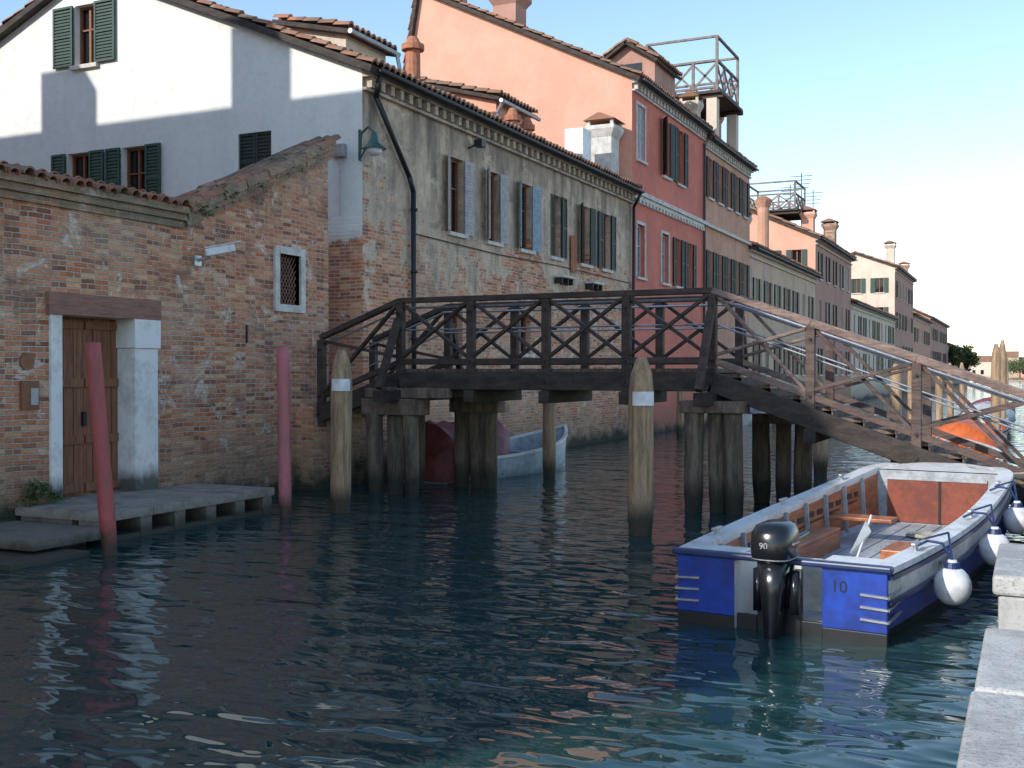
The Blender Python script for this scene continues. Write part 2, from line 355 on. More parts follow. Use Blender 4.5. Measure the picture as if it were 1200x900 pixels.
q.box(-.235,.25,8.03,8.8,.603,.74);q.box(-.235,.25,8.81,9.62,.603,.735)
q.obj('kerb_stones',M['kerb'],Q,bevel=.025)
# ================================================================== BRICK BUILDING (left foreground)
H=House('brick_building')
zt=4.47;sl_=.45
ya,yb=8.41,16.98;dr=(10.72,12.12,.38,2.88);wn=(15.47,16.08,3.3,4.18)
wall(H.mb('brick_wall','brick'),'x',X0,ya,13.2,-.6,zt,[dr],depth=.38)
wall(H.mb('brick_wall','brick'),'x',X0,13.2,yb,-.6,6.3,[wn],depth=.25,clips=[(-sl_,1,zt-sl_*13.2)])
b=H.mb('brick_wall','brick');zr=zt+sl_*(yb-13.2)
b.poly([(X0,yb,-.6),(X0-.45,yb,-.6),(X0-.45,yb,zr),(X0,yb,zr)])
b.poly([(X0-.45,ya,-.6),(X0-.45,yb,-.6),(X0-.45,yb,zr),(X0-.45,13.2,zt),(X0-.45,ya,zt)])
b.box(X0-10,X0-.46,yb-.4,yb-.01,-.6,4.3)
c=H.mb('coping','mossbrick')
for i,(d,h) in enumerate([(.05,.10),(.10,.11),(.16,.12)]):
    z0=zt-.14+i*.105
    c.box(X0-.5,X0+d,ya,13.1,z0,z0+h-.006*i)
    yy=13.12
    while yy<yb:
        y2=min(yy+random.uniform(.24,.42),yb+.02);dz=random.uniform(-.025,.025)
        p=V((X0-.22+d/2+random.uniform(-.015,.015),yy,z0+h/2+sl_*(yy-13.05)+dz));q_=V((p.x,y2-.008,z0+h/2+sl_*(y2-13.05)+dz))
        c.beam(p,q_,.5+d,h*1.2);yy=y2
tl=H.mb('coping_tiles','tile');tm=H.mb('coping_tiles_mossy','tilemoss')
def halftile(mb,p,q,r0,r1,n=7):
    p=V(p);q=V(q);d=(q-p).normalized();a=d.cross(V((0,0,1))).normalized();b=a.cross(d)
    R=[]
    for c_,r in((p,r0),(q,r1)):
        R.append([c_+a*math.cos(math.pi*k/n)*r+b*math.sin(math.pi*k/n)*r for k in range(n+1)]+[c_+a*math.cos(math.pi*k/n)*(r-.018)+b*math.sin(math.pi*k/n)*(r-.018) for k in range(n,-1,-1)])
    mb.loft(R)
y=ya
while y<13.1:
    j=random.uniform(-.035,.035)
    halftile(tl,(X0-.25,y+j,zt+.28),(X0+.22+j,y,zt+.16+random.uniform(-.02,.02)),.08,.095)
    halftile(tl,(X0-.7,y+j,zt+.17),(X0-.2,y,zt+.31),.10,.085)
    y+=.205
y=13.15
while y<yb:
    zz=zt+.16+sl_*(y-13.1)
    for k in range(3): 
        xx=X0+.08-.24*k+random.uniform(-.03,.03)
        halftile(tm if random.random()<.8 else tl,(xx,y-.06,zz-.03+random.uniform(-.02,.025)),(xx+random.uniform(-.03,.03),y+.36,zz+.36*sl_+.02),.105,.085)
    y+=.31
d=H.mb('door','door');xd=X0-.36
for i in range(8): 
    a=dr[0]+i*(dr[1]-dr[0])/8; d.box(xd,xd+.05+.004*(i%2),a+.006,a+(dr[1]-dr[0])/8-.006,dr[2],dr[3])
for zz in(.42,1.1,1.9,2.72): d.box(xd+.05,xd+.085,dr[0]+.02,(dr[0]+dr[1])/2-.02,zz,zz+.12);d.box(xd+.05,xd+.085,(dr[0]+dr[1])/2+.02,dr[1]-.02,zz,zz+.12)
d.box(xd-.03,xd-.001,dr[0]-.02,dr[1]+.02,dr[2],dr[3])
i_=H.mb('door_iron','iron')
for k in range(14):
    a0=math.pi*2*k/14;a1=math.pi*2*(k+1)/14;i_.cyl((xd+.11,10.95+.05*math.cos(a0),1.75+.11*math.sin(a0)),(xd+.11,10.95+.05*math.cos(a1),1.75+.11*math.sin(a1)),.012,n=6)
i_.box(xd+.06,xd+.1,11.38,11.44,1.35,1.55)
jb=H.mb('door_jambs','jamb')
jb.box(X0-.30,X0+.04,dr[0]-.17,dr[0]+.02,dr[2]-.05,dr[3]+.003)
jb.box(X0-.30,X0+.045,dr[1]-.06,dr[1]+.40,dr[2]-.05,dr[3]-.42);jb.box(X0-.30,X0+.075,dr[1]-.09,dr[1]+.43,dr[3]-.415,dr[3]+.003)
H.mb('door_lintel','lintel').box(X0-.30,X0+.07,dr[0]-.22,dr[1]+.45,dr[3]+.006,dr[3]+.30)
s=H.mb('window_surround','stone');a,bb,c0,d0=wn
s.box(X0-.2,X0+.05,a-.13,a+.0,c0-.13,d0+.13);s.box(X0-.2,X0+.05,bb-.0,bb+.13,c0-.13,d0+.13);s.box(X0-.2,X0+.05,a+.002,bb-.002,c0-.13,c0);s.box(X0-.2,X0+.05,a+.002,bb-.002,d0,d0+.13)
H.mb('window_glass','glass').box(X0-.26,X0-.22,a-.01,bb+.01,c0-.01,d0+.01)
gr=H.mb('window_grille','lintel')
for k in range(-7,12):
    for sg in(-1,1):
        y_0=a+k*.085;y_1=y_0+sg*(d0-c0)*.7
        dy=y_1-y_0;ta=(a-y_0)/dy;tb=(bb-y_0)/dy
        if ta>tb:ta,tb=tb,ta
        t0=max(0,ta);t1=min(1,tb)
        if t1>t0: gr.cyl((X0-.08,y_0+(y_1-y_0)*t0,c0+(d0-c0)*t0),(X0-.08,y_0+(y_1-y_0)*t1,c0+(d0-c0)*t1),.009,n=5)
H.mb('brass_plate','winwood').box(X0+.002,X0+.04,10.08,10.36,1.62,2.0)
H.mb('brass_plate_face','metal').box(X0+.041,X0+.045,10.22,10.34,1.68,1.9)
mm=H.mb('brass_bell','winwood');mm.cyl((X0,10.18,2.25),(X0+.035,10.18,2.25),.11,n=20)
it=H.mb('wall_ties','iron')
for yy,zz in((9.6,3.9),(14.6,2.6)): it.box(X0,X0+.025,yy,yy+.03,zz,zz+.3)
rp=H.mb('projecting_bricks','brick')
for k in range(70):
    yy=random.uniform(8.6,16.6);zz=random.uniform(.6,4.2)
    if dr[0]-.5<yy<dr[1]+.5 or 15<yy<16.4:continue
    rp.box(X0-.02,X0+random.uniform(.008,.02),yy,yy+random.choice((.11,.23)),zz,zz+.06)
st=H.mb('landing_stage','stonewet')
for k in range(4): st.box(X0+.003,-10.3,10.0+k*.84,10.0+k*.84+.83,.26,.37+.004*(k%2))
for k in range(6): yy=10.02+k*.62;st.box(-10.75,-10.33,yy,yy+.2,-.6,.255)
st.box(-11.8,-10.9,10.05,13.3,-.6,.255)
st.box(-10.8,-10.34,10.05,13.3,-.6,.06)
st.box(X0+.003,-10.15,8.8,9.995,.09,.2);st.box(X0+.003,-10.5,9.0,9.9,-.6,.085);st.box(-11.5,-9.8,8.2,9.3,-.4,.05)
H.done()
def tuft(name,c,r,n,size,sz=.8):
    m=MB();c=V(c)
    cl=[c+V((random.uniform(-r,r)*.5,random.uniform(-r,r),random.uniform(0,r*sz))) for _ in range(max(3,n//25))]
    for i in range(n):
        o=random.choice(cl)+V((random.gauss(0,r*.25),random.gauss(0,r*.3),random.gauss(0,r*.22)));s_=size*random.uniform(.6,1.4)
        a=V((random.uniform(-1,1),random.uniform(-1,1),random.uniform(-.6,1))).normalized();b_=a.cross(V((random.uniform(-1,1),random.uniform(-1,1),random.uniform(-1,1)))).normalized()
        m.poly([o,o+a*s_*.5+b_*s_*.25,o+a*s_,o+a*s_*.5-b_*s_*.25])
    return m.obj(name,M['leaf'])
tuft('weed_plant',(X0+.12,10.3,.42),.2,160,.10)
tuft('moss_plant',(X0+.05,14.0,4.95),.2,160,.07,.4)
tuft('moss_plant',(X0+.08,13.3,4.62),.25,160,.06,.3)
tuft('moss_plant',(X0+.0,16.2,6.0),.18,110,.06,.3)
tuft('moss_plant',(X0+.0,15.1,5.45),.15,80,.06,.3)
C=empty('security_camera')
m=MB();m.beam((X0+.15,13.45,3.98),(X0+.48,13.75,4.08),.11,.12);m.beam((X0+.13,13.44,4.05),(X0+.54,13.81,4.17),.15,.02);m.obj('housing',M['whiteplastic'],C,bevel=.01)
m=MB();m.cyl((X0,13.42,3.86),(X0+.22,13.5,3.92),.025);m.box(X0,X0+.03,13.34,13.5,3.78,3.94);m.obj('bracket',M['metal'],C)
# ================================================================== STUCCO GABLE HOUSE
wz=(5.28,6.98)
def fw(a,b,sh,mode='open',**k): 
    w=(b-a)/4; return (a+w,b-w,*wz,dict(sh=sh,mode=mode,**k))
wins=[fw(21.3,22.7,'lilac','ajar'),fw(23.2,24.55,'lilac','ajar'),fw(25.05,26.5,'paleblue','ajar'),fw(27.05,28.4,'dkgreen','half'),fw(29.2,30.65,'dkgreen','ajar'),fw(30.95,32.4,'dkgreen'),
      (21.6,22.3,2.6,3.6,dict(mode='none')),(25.4,26.1,2.6,3.6,dict(mode='none')),(29.5,30.2,2.6,3.6,dict(mode='none'))]
gw=[(-19.5,-18.88,9.0,10.35,dict(sh='green',mode='open',sw=.6)),
    (-19.75,-19.05,5.6,7.05,dict(sh='green',mode='open',sw=.42)),(-18.1,-17.4,5.6,7.05,dict(sh='green',mode='open',sw=.42)),
    (-14.9,-14.05,5.9,7.05,dict(sh='dkgreen',mode='closed'))]
H=house('stucco_gable_house',18.13,34.1,8.05,11.06,-19.06,-26.3,'grey','white',wins,gw,cornice='cornice')
l=H.mb('ledges','stone')
for yy in(27.6,29.9): l.box(X0+.002,X0+.3,yy,yy+.9,4.72,4.78)
ir=H.mb('ledge_brackets','iron')
for yy in(27.65,28.05,28.4,29.95,30.35,30.7): ir.box(X0+.002,X0+.25,yy,yy+.03,4.55,4.715)
dp=H.mb('downpipe','iron');dp.tube([(X0+.32,18.3,7.9),(X0+.12,18.45,7.55),(X0+.1,19.75,6.2),(X0+.1,19.92,5.9),(X0+.1,19.95,1.0)],.055)
for zz in(5.5,4.2,2.8): dp.cyl((X0+.1,19.95,zz),(X0+.1,19.95,zz+.06),.075)
dp.tube([(X0+.4,33.9,7.95),(X0+.12,33.95,7.5),(X0+.1,33.95,1.0)],.05)
cb=H.mb('cables','iron');cb.tube([(X0+.03,20.1,5.05),(X0+.03,24,5.0),(X0+.03,28,5.06),(X0+.03,33.8,5.02)],.012,5)
cb.cyl((X0,22.6,7.32),(X0+.35,22.5,7.4),.02);cb.box(X0+.25,X0+.45,22.4,22.62,7.3,7.46)
dt=H.mb('roof_tiles','tile');db=H.mb('roof_boards','bdark')
def dormer(xa,xb,y0,y1,za,zb,mat):
    m=H.mb('dormer_walls_'+mat,mat)
    m.add([(xa,y0,8.4),(xb,y0,8.4),(xb,y0,zb),(xa,y0,za),(xa,y1,8.4),(xb,y1,8.4),(xb,y1,zb),(xa,y1,za)],[(0,1,2,3),(4,5,6,7),(1,5,6,2),(0,4,7,3)])
    q=[(xb+.2,y0-.2,zb-.02),(xb+.2,y1+.2,zb-.02),(xa-.1,y1+.2,za+.08),(xa-.1,y0-.2,za+.08)]
    slab(db,*q,.1);tiles(dt,*[V(p)+V((0,0,.05)) for p in q])
dormer(-15.9,-14.1,20.9,22.6,10.25,9.85,'cream')
dormer(-16.0,-13.5,27.4,29.6,10.4,9.75,'salmon')
m=H.mb('dormer_gutter','metal');m.tube([(-13.25,27.2,9.62),(-13.25,29.8,9.62)],.06);m.tube([(-13.25,27.3,9.6),(-13.45,27.35,9.3),(-13.45,27.35,8.7)],.05);m.tube([(-13.85,20.7,9.78),(-13.85,22.8,9.78)],.06);m.tube([(-13.85,22.7,9.8),(-13.7,22.7,9.1)],.05)
chimney(H,-14.7,24.9,8.9,10.9,.6,'redclay','pot');chimney(H,-12.9,27.2,8.3,9.35,.45,'redclay','pot');chimney(H,-13.1,28.6,8.3,9.4,.45,'redclay','pot')
chimney(H,-12.5,33.3,8.1,10.2,.72,'stone')
m=H.mb('air_conditioner','whiteplastic');m.box(-13.1,-12.5,31.4,32.1,8.7,9.65)
m=H.mb('hanging_cloth','redclay')
for i in range(6): m.box(X0+.06+.012*(i%2),X0+.075+.012*(i%2),28.72+i*.065,28.78+i*.065,5.0-.03*(i%3),6.0)
H.done(smooth=('downpipe',))
L=empty('street_lamp')
m=MB();m.tube([(X0-.02,18.1,6.45),(X0+.05,18.02,6.75),(X0+.25,17.95,6.85),(X0+.42,17.9,6.72)],.022);m.tube([(X0-.02,18.1,6.3),(X0+.2,18.0,6.5),(X0+.42,17.9,6.72)],.015);m.box(X0-.06,X0+.0,18.08,18.12,6.25,6.85)
m.cyl((X0+.42,17.9,6.72),(X0+.42,17.9,6.52),.05,.10,16);m.cyl((X0+.42,17.9,6.52),(X0+.42,17.9,6.40),.10,.24,16);m.obj('bracket_and_shade',M['lampgreen'],L)
m=MB();m.cyl((X0+.42,17.9,6.40),(X0+.42,17.9,6.28),.17,.10,16);m.obj('lamp_bowl',M['lampglass'],L,smooth=True)
m=MB();m.box(-12.5,-12.2,17.98,18.12,6.35,6.6);m.cyl((-12.35,18.1,6.35),(-12.35,18.1,5.2),.015,n=6);m.obj('junction_box',M['metal'],L,bevel=.02)
m=MB();m.box(-24,X0+.35,16.99,18.12,-1.2,1.5);m.box(X0,X0+.35,16.0,16.985,-1.2,1.5);m.obj('alley_landing',M['brick'])
# ================================================================== PINK HOUSE
U=(9.1,11.1);Lz=(5.3,7.05)
def wn2(a,b,z,sh='dkgreen',mode='open',**k): w=(b-a)/4;return (a+w,b-w,z[0],z[1],dict(sh=sh,mode=mode,**k))
wins=[(34.6,35.4,9.2,11.0,dict(mode='closed',sh='lilac',surround=True)),wn2(37.0,38.6,U,mode='ajar'),wn2(38.75,40.35,U),
      (34.6,35.4,5.3,7.05,dict(mode='none',surround=True,frame='winwhite')),(37.3,38.1,5.3,7.05,dict(mode='none',surround=True,frame='winwhite')),wn2(38.6,39.9,Lz),wn2(40.1,41.5,Lz)]
H=house('pink_house',34.1,42.8,11.75,15.75,-19.9,-20.6,'red','salmon',wins,[],ohb=.04)
c=H.mb('string_course','stone');c.box(X0+.003,X0+.16,34.1,42.78,7.98,8.12);c.box(X0+.003,X0+.09,34.1,42.78,7.85,7.975)
for i in range(23): c.box(X0+.003,X0+.12,34.2+i*.37,34.36+i*.37,7.72,7.845)
chimney(H,-17.0,35.6,13.8,15.75,.9,'brown');chimney(H,-19.8,36.5,14,17.2,.8,'brown')
m=H.mb('roof_turret','brown');m.box(-14.6,-12.5,38.5,41.0,11.5,13.6);m2=H.mb('roof_tiles','tile')
for q in ([(-12.3,38.2,13.5),(-12.3,41.2,13.5),(-13.55,41.2,14.3),(-13.55,38.2,14.3)],[(-14.8,38.2,13.5),(-14.8,41.2,13.5),(-13.55,41.2,14.3),(-13.55,38.2,14.3)]):
    slab(H.mb('roof_boards','bdark'),*q,.1);tiles(m2,*[V(p)+V((0,0,.05)) for p in q])
m.poly([(-14.6,38.5,13.6),(-12.5,38.5,13.6),(-13.55,38.5,14.25)])
H.mb('turret_opening','glass').box(-14.2,-13.0,38.47,38.495,12.6,13.5)
m=H.mb('downpipe','iron');m.tube([(X0+.08,42.6,11.2),(X0+.08,42.6,1)],.05)
H.done()
wins=[]
for i in range(5): wins.append(wn2(43.1+i*1.48,44.4+i*1.48,(9.2,10.8),'brownsh' if i<3 else 'dkgreen'));wins.append(wn2(43.1+i*1.48,44.4+i*1.48,Lz))
H=house('tan_house',42.8,50.6,11.5,13.6,-17,-21,'tan','tan',wins,[])
c=H.mb('string_course','stone');c.box(X0+.003,X0+.14,42.81,50.58,7.98,8.1)
c=H.mb('altana_pillars','cream')
for x,y in((-12.3,45.8),(-15.1,45.8),(-12.3,49.2),(-15.1,49.2)): c.box(x-.22,x+.22,y-.22,y+.22,11.0,13.74)
chimney(H,-12.6,43.6,11.3,13.3,.6,'cream');chimney(H,-13.4,50,11.3,14.2,.6,'brick')
H.done()
def altana(name,x0,x1,y0,y1,zf,h):
    E=empty(name);m=MB();m.box(x0-.2,x1+.2,y0-.2,y1+.2,zf-.12,zf);m.box(x0-.25,x1+.25,y0-.05,y0+.1,zf-.3,zf-.125);m.box(x0-.25,x1+.25,y1-.1,y1+.05,zf-.3,zf-.125);m.obj('deck',M['bwood'],E)
    m=MB()
    cs=[(x0,y0),(x1,y0),(x1,y1),(x0,y1)]
    for (a,b),(c,d) in zip(cs,cs[1:]+cs[:1]):
        n=3
        for i in range(n):
            p=(a+(c-a)*i/n,b+(d-b)*i/n);q=(a+(c-a)*(i+1)/n,b+(d-b)*(i+1)/n)
            m.beam((*p,zf),(*p,zf+h*(1 if i==0 else .58)),.11,.11)
            m.beam((*p,zf+.15),(*q,zf+h*.52),.05,.09);m.beam((*q,zf+.15),(*p,zf+h*.52),.05,.09)
            for k in(.07,.56,1.0): m.beam((*p,zf+h*k),(*q,zf+h*k),.10,.09)
    m.obj('railing',M['altwood'],E)
altana('roof_terrace',-15.2,-12.1,45.7,49.3,14.05,2.3)
def rows(y0,y1,zs,sp,w,sh):
    r=[];n=int((y1-y0-.6)/sp)
    for i in range(n):
        c=y0+.3+(i+.5)*(y1-y0-.6)/n
        for z in zs: r.append((c-w/2,c+w/2,z,z+1.6,dict(sh=random.choice(sh),mode=random.choice(['open','open','closed']),detail=False)))
    return r
def grow(x0,x1,zs,n,w,sh):
    r=[]
    for i in range(n):
        c=x0+(i+.5)*(x1-x0)/n
        for z in zs: r.append((c-w/2,c+w/2,z,z+1.4,dict(sh=random.choice(sh),mode='open',detail=False)))
    return r
G=['dkgreen','green','brownsh']
H=house('ochre_house',50.6,67.7,7.9,9.6,-17,-22,'ochre','ochre',rows(50.6,67.7,(5.0,2.0),2.2,.8,G),[],fine=False)
chimney(H,-13.3,60,8,11.6,.7,'tan','round');chimney(H,-15.5,56,8.8,11.2,.7,'redclay');chimney(H,-13,54,7.8,10,.6,'cream');H.done()
H=house('brown_house',67.7,82.2,10.3,12.3,-16.2,-20.5,'brown','salmon',rows(67.7,82.2,(7.9,5.0,2.0),2.4,.8,G),grow(-15.3,-12.2,(8.2,),2,.6,G),fine=False)
chimney(H,-13,80,10.2,12.8,.8,'brick');chimney(H,-12.6,69.5,10.2,12.2,.7,'salmon')
m=H.mb('tv_aerials','iron')
for x,y in((-13.5,72),(-15,76),(-14,79)):
    m.cyl((x,y,11),(x,y,15),.03,n=5)
    for k in range(4): m.cyl((x-.7+.08*k,y,14.8-.25*k),(x+.7-.08*k,y,14.8-.25*k),.02,n=4)
H.done()
altana('roof_terrace',-16.2,-13.2,68.3,71.5,12.2,1.7)
H=house('cream_house',82.2,110,7.2,8.8,-16.5,-21,'cream','cream',rows(82.2,110,(4.8,2.0),2.6,.8,G),[],fine=False);H.done()
H=house('cream_house',110,128,12.2,13.6,-15.5,-19.5,'brown','cream',rows(110,128,(9.4,6.4,3.2),2.6,.8,G),grow(-18.5,-12.2,(9.8,7.0),3,.8,G),fine=False);chimney(H,-12.4,111,12,14.6,.8,'cream');chimney(H,-12.6,126,12,14,.8,'brick');H.done()
H=house('tan_house',128,150,8.5,10.5,-17,-22,'tan','tan',rows(128,150,(5.6,2.4),2.8,.8,G),[],fine=False);H.done()
H=house('brown_house',150,182,9.2,11.2,-16,-20,'brown','tan',rows(150,182,(6.4,3.4),3,.9,G),grow(-19,-12.2,(6.4,),2,.8,G),fine=False);H.done()
H=house('ochre_house',182,240,6.5,8,-17,-22,'ochre','cream',rows(182,240,(3.8,),3.4,.9,G),[],fine=False);H.done()
D=House('distant_houses')
for i,(xa,xb_,hh,mt_) in enumerate([(-34,-22,8,'tan'),(-22,-12,6,'cream'),(-12,-4,7.5,'ochre'),(-4,6,5.5,'salmon'),(6,18,8,'cream')]):
    hl=[(xa+1+k*2.6,xa+2+k*2.6,z,z+1.5) for k in range(int((xb_-xa-1)/2.6)) for z in(1.6,4.2) if z+2<hh]
    wall(D.mb('walls_'+mt_,mt_),'y',405,xa,xb_-.02,-.5,hh,hl);D.mb('windows','glass').box(xa+.1,xb_-.1,405.25,405.3,.5,hh-.3)
    m=D.mb('roofs','tile');m.add([(xa-.2,404.6,hh),(xb_,404.6,hh),(xb_,410,hh+2),(xa-.2,410,hh+2)],[(0,1,2,3)])
D.done()
H=House('tall_canal_house');nz=13.8
wl=[]
for i in range(7):
    for z in(2.5,6,9.6):
        a=-12.5+i*2.9;wl.append((a,a+.95,z,z+1.8,dict(sh='dkgreen',mode='open',detail=False)))
wall(H.mb('canal_wall','tan'),'x',X0,-14,8.4,-.6,nz,[w_[:4] for w_ in wl])
for w_ in wl: window(H,'x',X0,*w_[:4],**w_[4])
m=H.mb('side_walls','tan');m.poly([(X0,8.4,-.6),(-36,8.4,-.6),(-36,8.4,nz),(X0,8.4,nz)]);m.poly([(X0,-14,-.6),(-36,-14,-.6),(-36,-14,nz),(X0,-14,nz)]);m.poly([(-36,-14,-.6),(-36,8.4,-.6),(-36,8.4,nz),(-36,-14,nz)])
r=H.mb('roof_tiles','tile');a=(X0+.1,-14.2,nz);b=(X0+.1,8.45,nz);c=(-36.2,8.45,nz);d=(-36.2,-14.2,nz);e=(-20,-2.8,nz+2.6);f=(-28,-2.8,nz+2.6)
for p in([a,b,e],[b,c,f,e],[c,d,f],[d,a,e,f]): r.poly(p)
m=H.mb('chimneys','tan');m.box(-25.2,-23.9,7.3,8.2,nz-.2,nz+1.5);m.box(-19.7,-18.6,7.3,8.2,nz-.2,nz+1.8)
H.done()
# ================================================================== BRIDGE
B=empty('wooden_footbridge')
yn,yf=16.2,17.9
def ztop(x):
    if x<-9.81:return 3.34-(-9.81-x)*.37
    if x>-4.35:return 3.34-(x+4.35)*.362
    return 3.34
zd=lambda x:ztop(x)-1.17
xs=[-11.45,-9.81,-8.445,-7.08,-5.715,-4.35,-2.9,-1.45,.0]
rail=MB();fr=MB();bm_=MB();br=MB();mt=MB()
for yy,so in((yn,-1),(yf,1)):
    for i,x in enumerate(xs):
        (br if x>-4.3 else fr).box(x-.065,x+.065,yy-.065,yy+.065,zd(x)-.42,ztop(x)-.045)
        if i in(1,5): fr.beam((x-.03,yy+so*.66,zd(x)-.33),(x,yy+so*.09,ztop(x)-.32),.11,.11)
    for i in range(len(xs)-1):
        a,b=xs[i],xs[i+1];j=random.uniform(-.014,.014)
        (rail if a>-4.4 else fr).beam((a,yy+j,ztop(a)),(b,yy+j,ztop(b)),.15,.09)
        tgt=(rail if a<-4.3 else br) if a>-4.4 else fr
        tgt.beam((a,yy,zd(a)+.12),(b,yy,zd(b)+.12),.09,.10)
        tgt.beam((a+.07,yy-.03,zd(a)+.2+j),(b-.07,yy-.03,ztop(b)-.08+j),.05,.10,up=(0,1,0))
        tgt.beam((a+.07,yy+.03,ztop(a)-.08-j),(b-.07,yy+.03,zd(b)+.2-j),.05,.10,up=(0,1,0))
        so2=.02*so
        bm_.beam((a-.01,yy+so2,zd(a)-.2),(b+.01,yy+so2,zd(b)-.2),.16,.30)
        s_=-so*.14
        mt.cyl((a,yy+s_,ztop(a)-.12),(b,yy+s_,ztop(b)-.12),.02,n=8);mt.cyl((a,yy+s_,ztop(a)-.5),(b,yy+s_,ztop(b)-.5),.015,n=8)
for i,x in enumerate(xs[1:-1]):
    e_=.74 if i in(0,4) else .12
    bm_.box(x-.09,x+.09,yn-e_,yf+e_,zd(x)-.56,zd(x)-.36)
bm_.beam((-9.8,17.05,1.95),(-4.3,17.05,1.95),.16,.28)
rail.obj('handrail_sunlit_side',M['bwood_lit'],B,bevel=.012);fr.obj('railing_frame',M['bwood'],B,bevel=.01);br.obj('railing_braces',M['bwood_half_lit'],B,bevel=.008);bm_.obj('main_beams',M['bdark'],B,bevel=.012);mt.obj('metal_handrail',M['metal'],B)
bo=MB()
for i,x in enumerate(xs):
    for dz in(.12,.95): bo.cyl((x,yn-.062,zd(x)+dz),(x,yn-.10,zd(x)+dz),.022,n=8)
    bo.cyl((x,yn-.08,zd(x)-.2),(x,yn-.125,zd(x)-.2),.03,n=8)
bo.obj('bolts',M['iron'],B)
dk=MB();x=-9.8
while x<-4.4: dk.box(x,x+.14,yn+.1,yf-.1,2.10+random.uniform(-.004,.004),2.17);x+=.15
x=-11.8
while x<-9.85: dk.beam((x,17.05,zd(x)-.02),(x+.14,17.05,zd(x+.14)-.02),1.5,.05);x+=.15
n=10
no=MB()
for i in range(n):
    a=-4.35+i*.44;z=zd(a+.22)-.0
    dk.box(a,a+.40,yn+.1,yf-.1,z-.06,z);no.box(a+.402,a+.45,yn+.1,yf-.1,z-.06,z+.004);dk.box(a+.41,a+.43,yn+.1,yf-.1,z-.20,z-.064)
dk.obj('deck_planks',M['plank'],B);no.obj('step_nosings',M['nosing'],B)
def pile_mesh(mb,x,y,z0,z1,r,lean=(0,0),seed=0,taper=.95,tip=0):
    R=[];n=18;k=16
    for i in range(k+1):
        t=i/k;z=z0+(z1-z0)*t;rr=r*(1-(1-taper)*t)
        if z<.25: rr*=1-.14*max(0,min(1,(.3-z)/.3))
        if tip and t>.90: rr*= .4 if i==k else .86
        R.append([(x+lean[0]*t+rr*math.cos(a*2*math.pi/n)*(1+.10*mnoise.noise(V((a*.9,z*.9,seed)))+.05*mnoise.noise(V((a*2.1,z*3,seed)))),y+lean[1]*t+rr*math.sin(a*2*math.pi/n)*(1+.10*mnoise.noise(V((a*1.1+5,z*.9,seed)))),z) for a in range(n)])
    mb.loft(R)
pm=MB();sd=0
for x,y in[(-10.25,16.15),(-9.95,16.25),(-9.55,16.15),(-9.5,17.85),(-9.2,17.95),(-8.9,17.85),(-10.1,17.2),(-4.62,16.1),(-4.25,16.2),(-3.98,16.15),(-3.95,17.85),(-3.65,17.95),(-3.35,17.9),(-4.4,17.2)]:
    sd+=1;pile_mesh(pm,x,y,-1,1.42 if x<-5 else (1.55 if y<17.5 else 1.3),.15 if sd%3 else .13,(random.uniform(-.05,.05),random.uniform(-.05,.05)),sd)
pm.obj('piles',M['pile'],B,smooth=True)
cp=MB();cp.box(-10.5,-9.3,16.0,16.32,1.38,1.66);cp.box(-9.7,-8.7,17.72,18.05,1.38,1.66);cp.box(-10.1,-9.8,15.8,18.3,1.665,1.86);cp.box(-9.4,-9.15,15.9,18.2,1.67,1.85)
cp.box(-10.45,-8.8,16.05,16.2,1.67,1.84)
cp.box(-4.8,-3.8,15.95,16.3,1.5,1.68) ;cp.box(-4.1,-3.2,17.7,18.05,1.28,1.44);cp.obj('pile_caps',M['plank'],B,bevel=.015)
# ================================================================== POLES
def pole(name,x,y,h,r,mat,lean=(0,0),seed=1,tip=1,label=False,taper=.93):
    E=empty(name);m=MB();pile_mesh(m,x,y,-1,h,r,lean,seed,taper,tip);m.obj('shaft',M[mat],E,smooth=True)
    if label:
        m=MB();k=10;rr=r*1.0
        pts=[];z0,z1=h-.62,h-.44
        f=(h-.53+1)/(h+1);cx=x+lean[0]*f;cy=y+lean[1]*f
        for z in(z0,z1): pts.append([(cx+(rr+.012)*math.cos(a),cy+(rr+.012)*math.sin(a),z) for a in [rad(-110+i*100/k) for i in range(k+1)]])
        m.loft(pts,cap=False,closed=False);m.obj('reflective_label',M['whiteplastic'],E)
pole('mooring_pole',-9.43,13.8,2.45,.165,'bricola',(.04,0),1,1,True)
pole('mooring_pole',-4.59,13.54,2.3,.17,'bricola',(.02,.0),2,1,True)
pole('mooring_pole',-8.85,20.4,2.3,.14,'bricola',(0,0),3)
pole('mooring_pole',-3.9,22.9,2.0,.15,'bricola',(0,0),4)
pole('red_mooring_pole',-9.55,9.46,2.45,.092,'redpole',(-.26,-.1),5,0,taper=.98)
pole('red_mooring_pole',-9.8,12.98,2.48,.092,'redpole2',(-.06,0),6,0,taper=.98)
for i,(x,y,h) in enumerate([(-11.2,33,2.2),(-10.8,36,2.0),(-11.0,39.5,2.3),(-10.9,44,2.1),(-11,52,2.2),(-2.7,25.5,2.3),(-2.9,31.5,2.4),(-.9,33,2.9),(-2.8,39,2.3),(-.9,40,3.2),(-1.0,44,3.0),(-2.9,47,2.5),(-1.1,52,3.2),(-3,57,2.6),(-1.2,62,3)]):
    pole('mooring_pole',x,y,h,.13,'bricola',(random.uniform(-.08,.08),0),10+i)
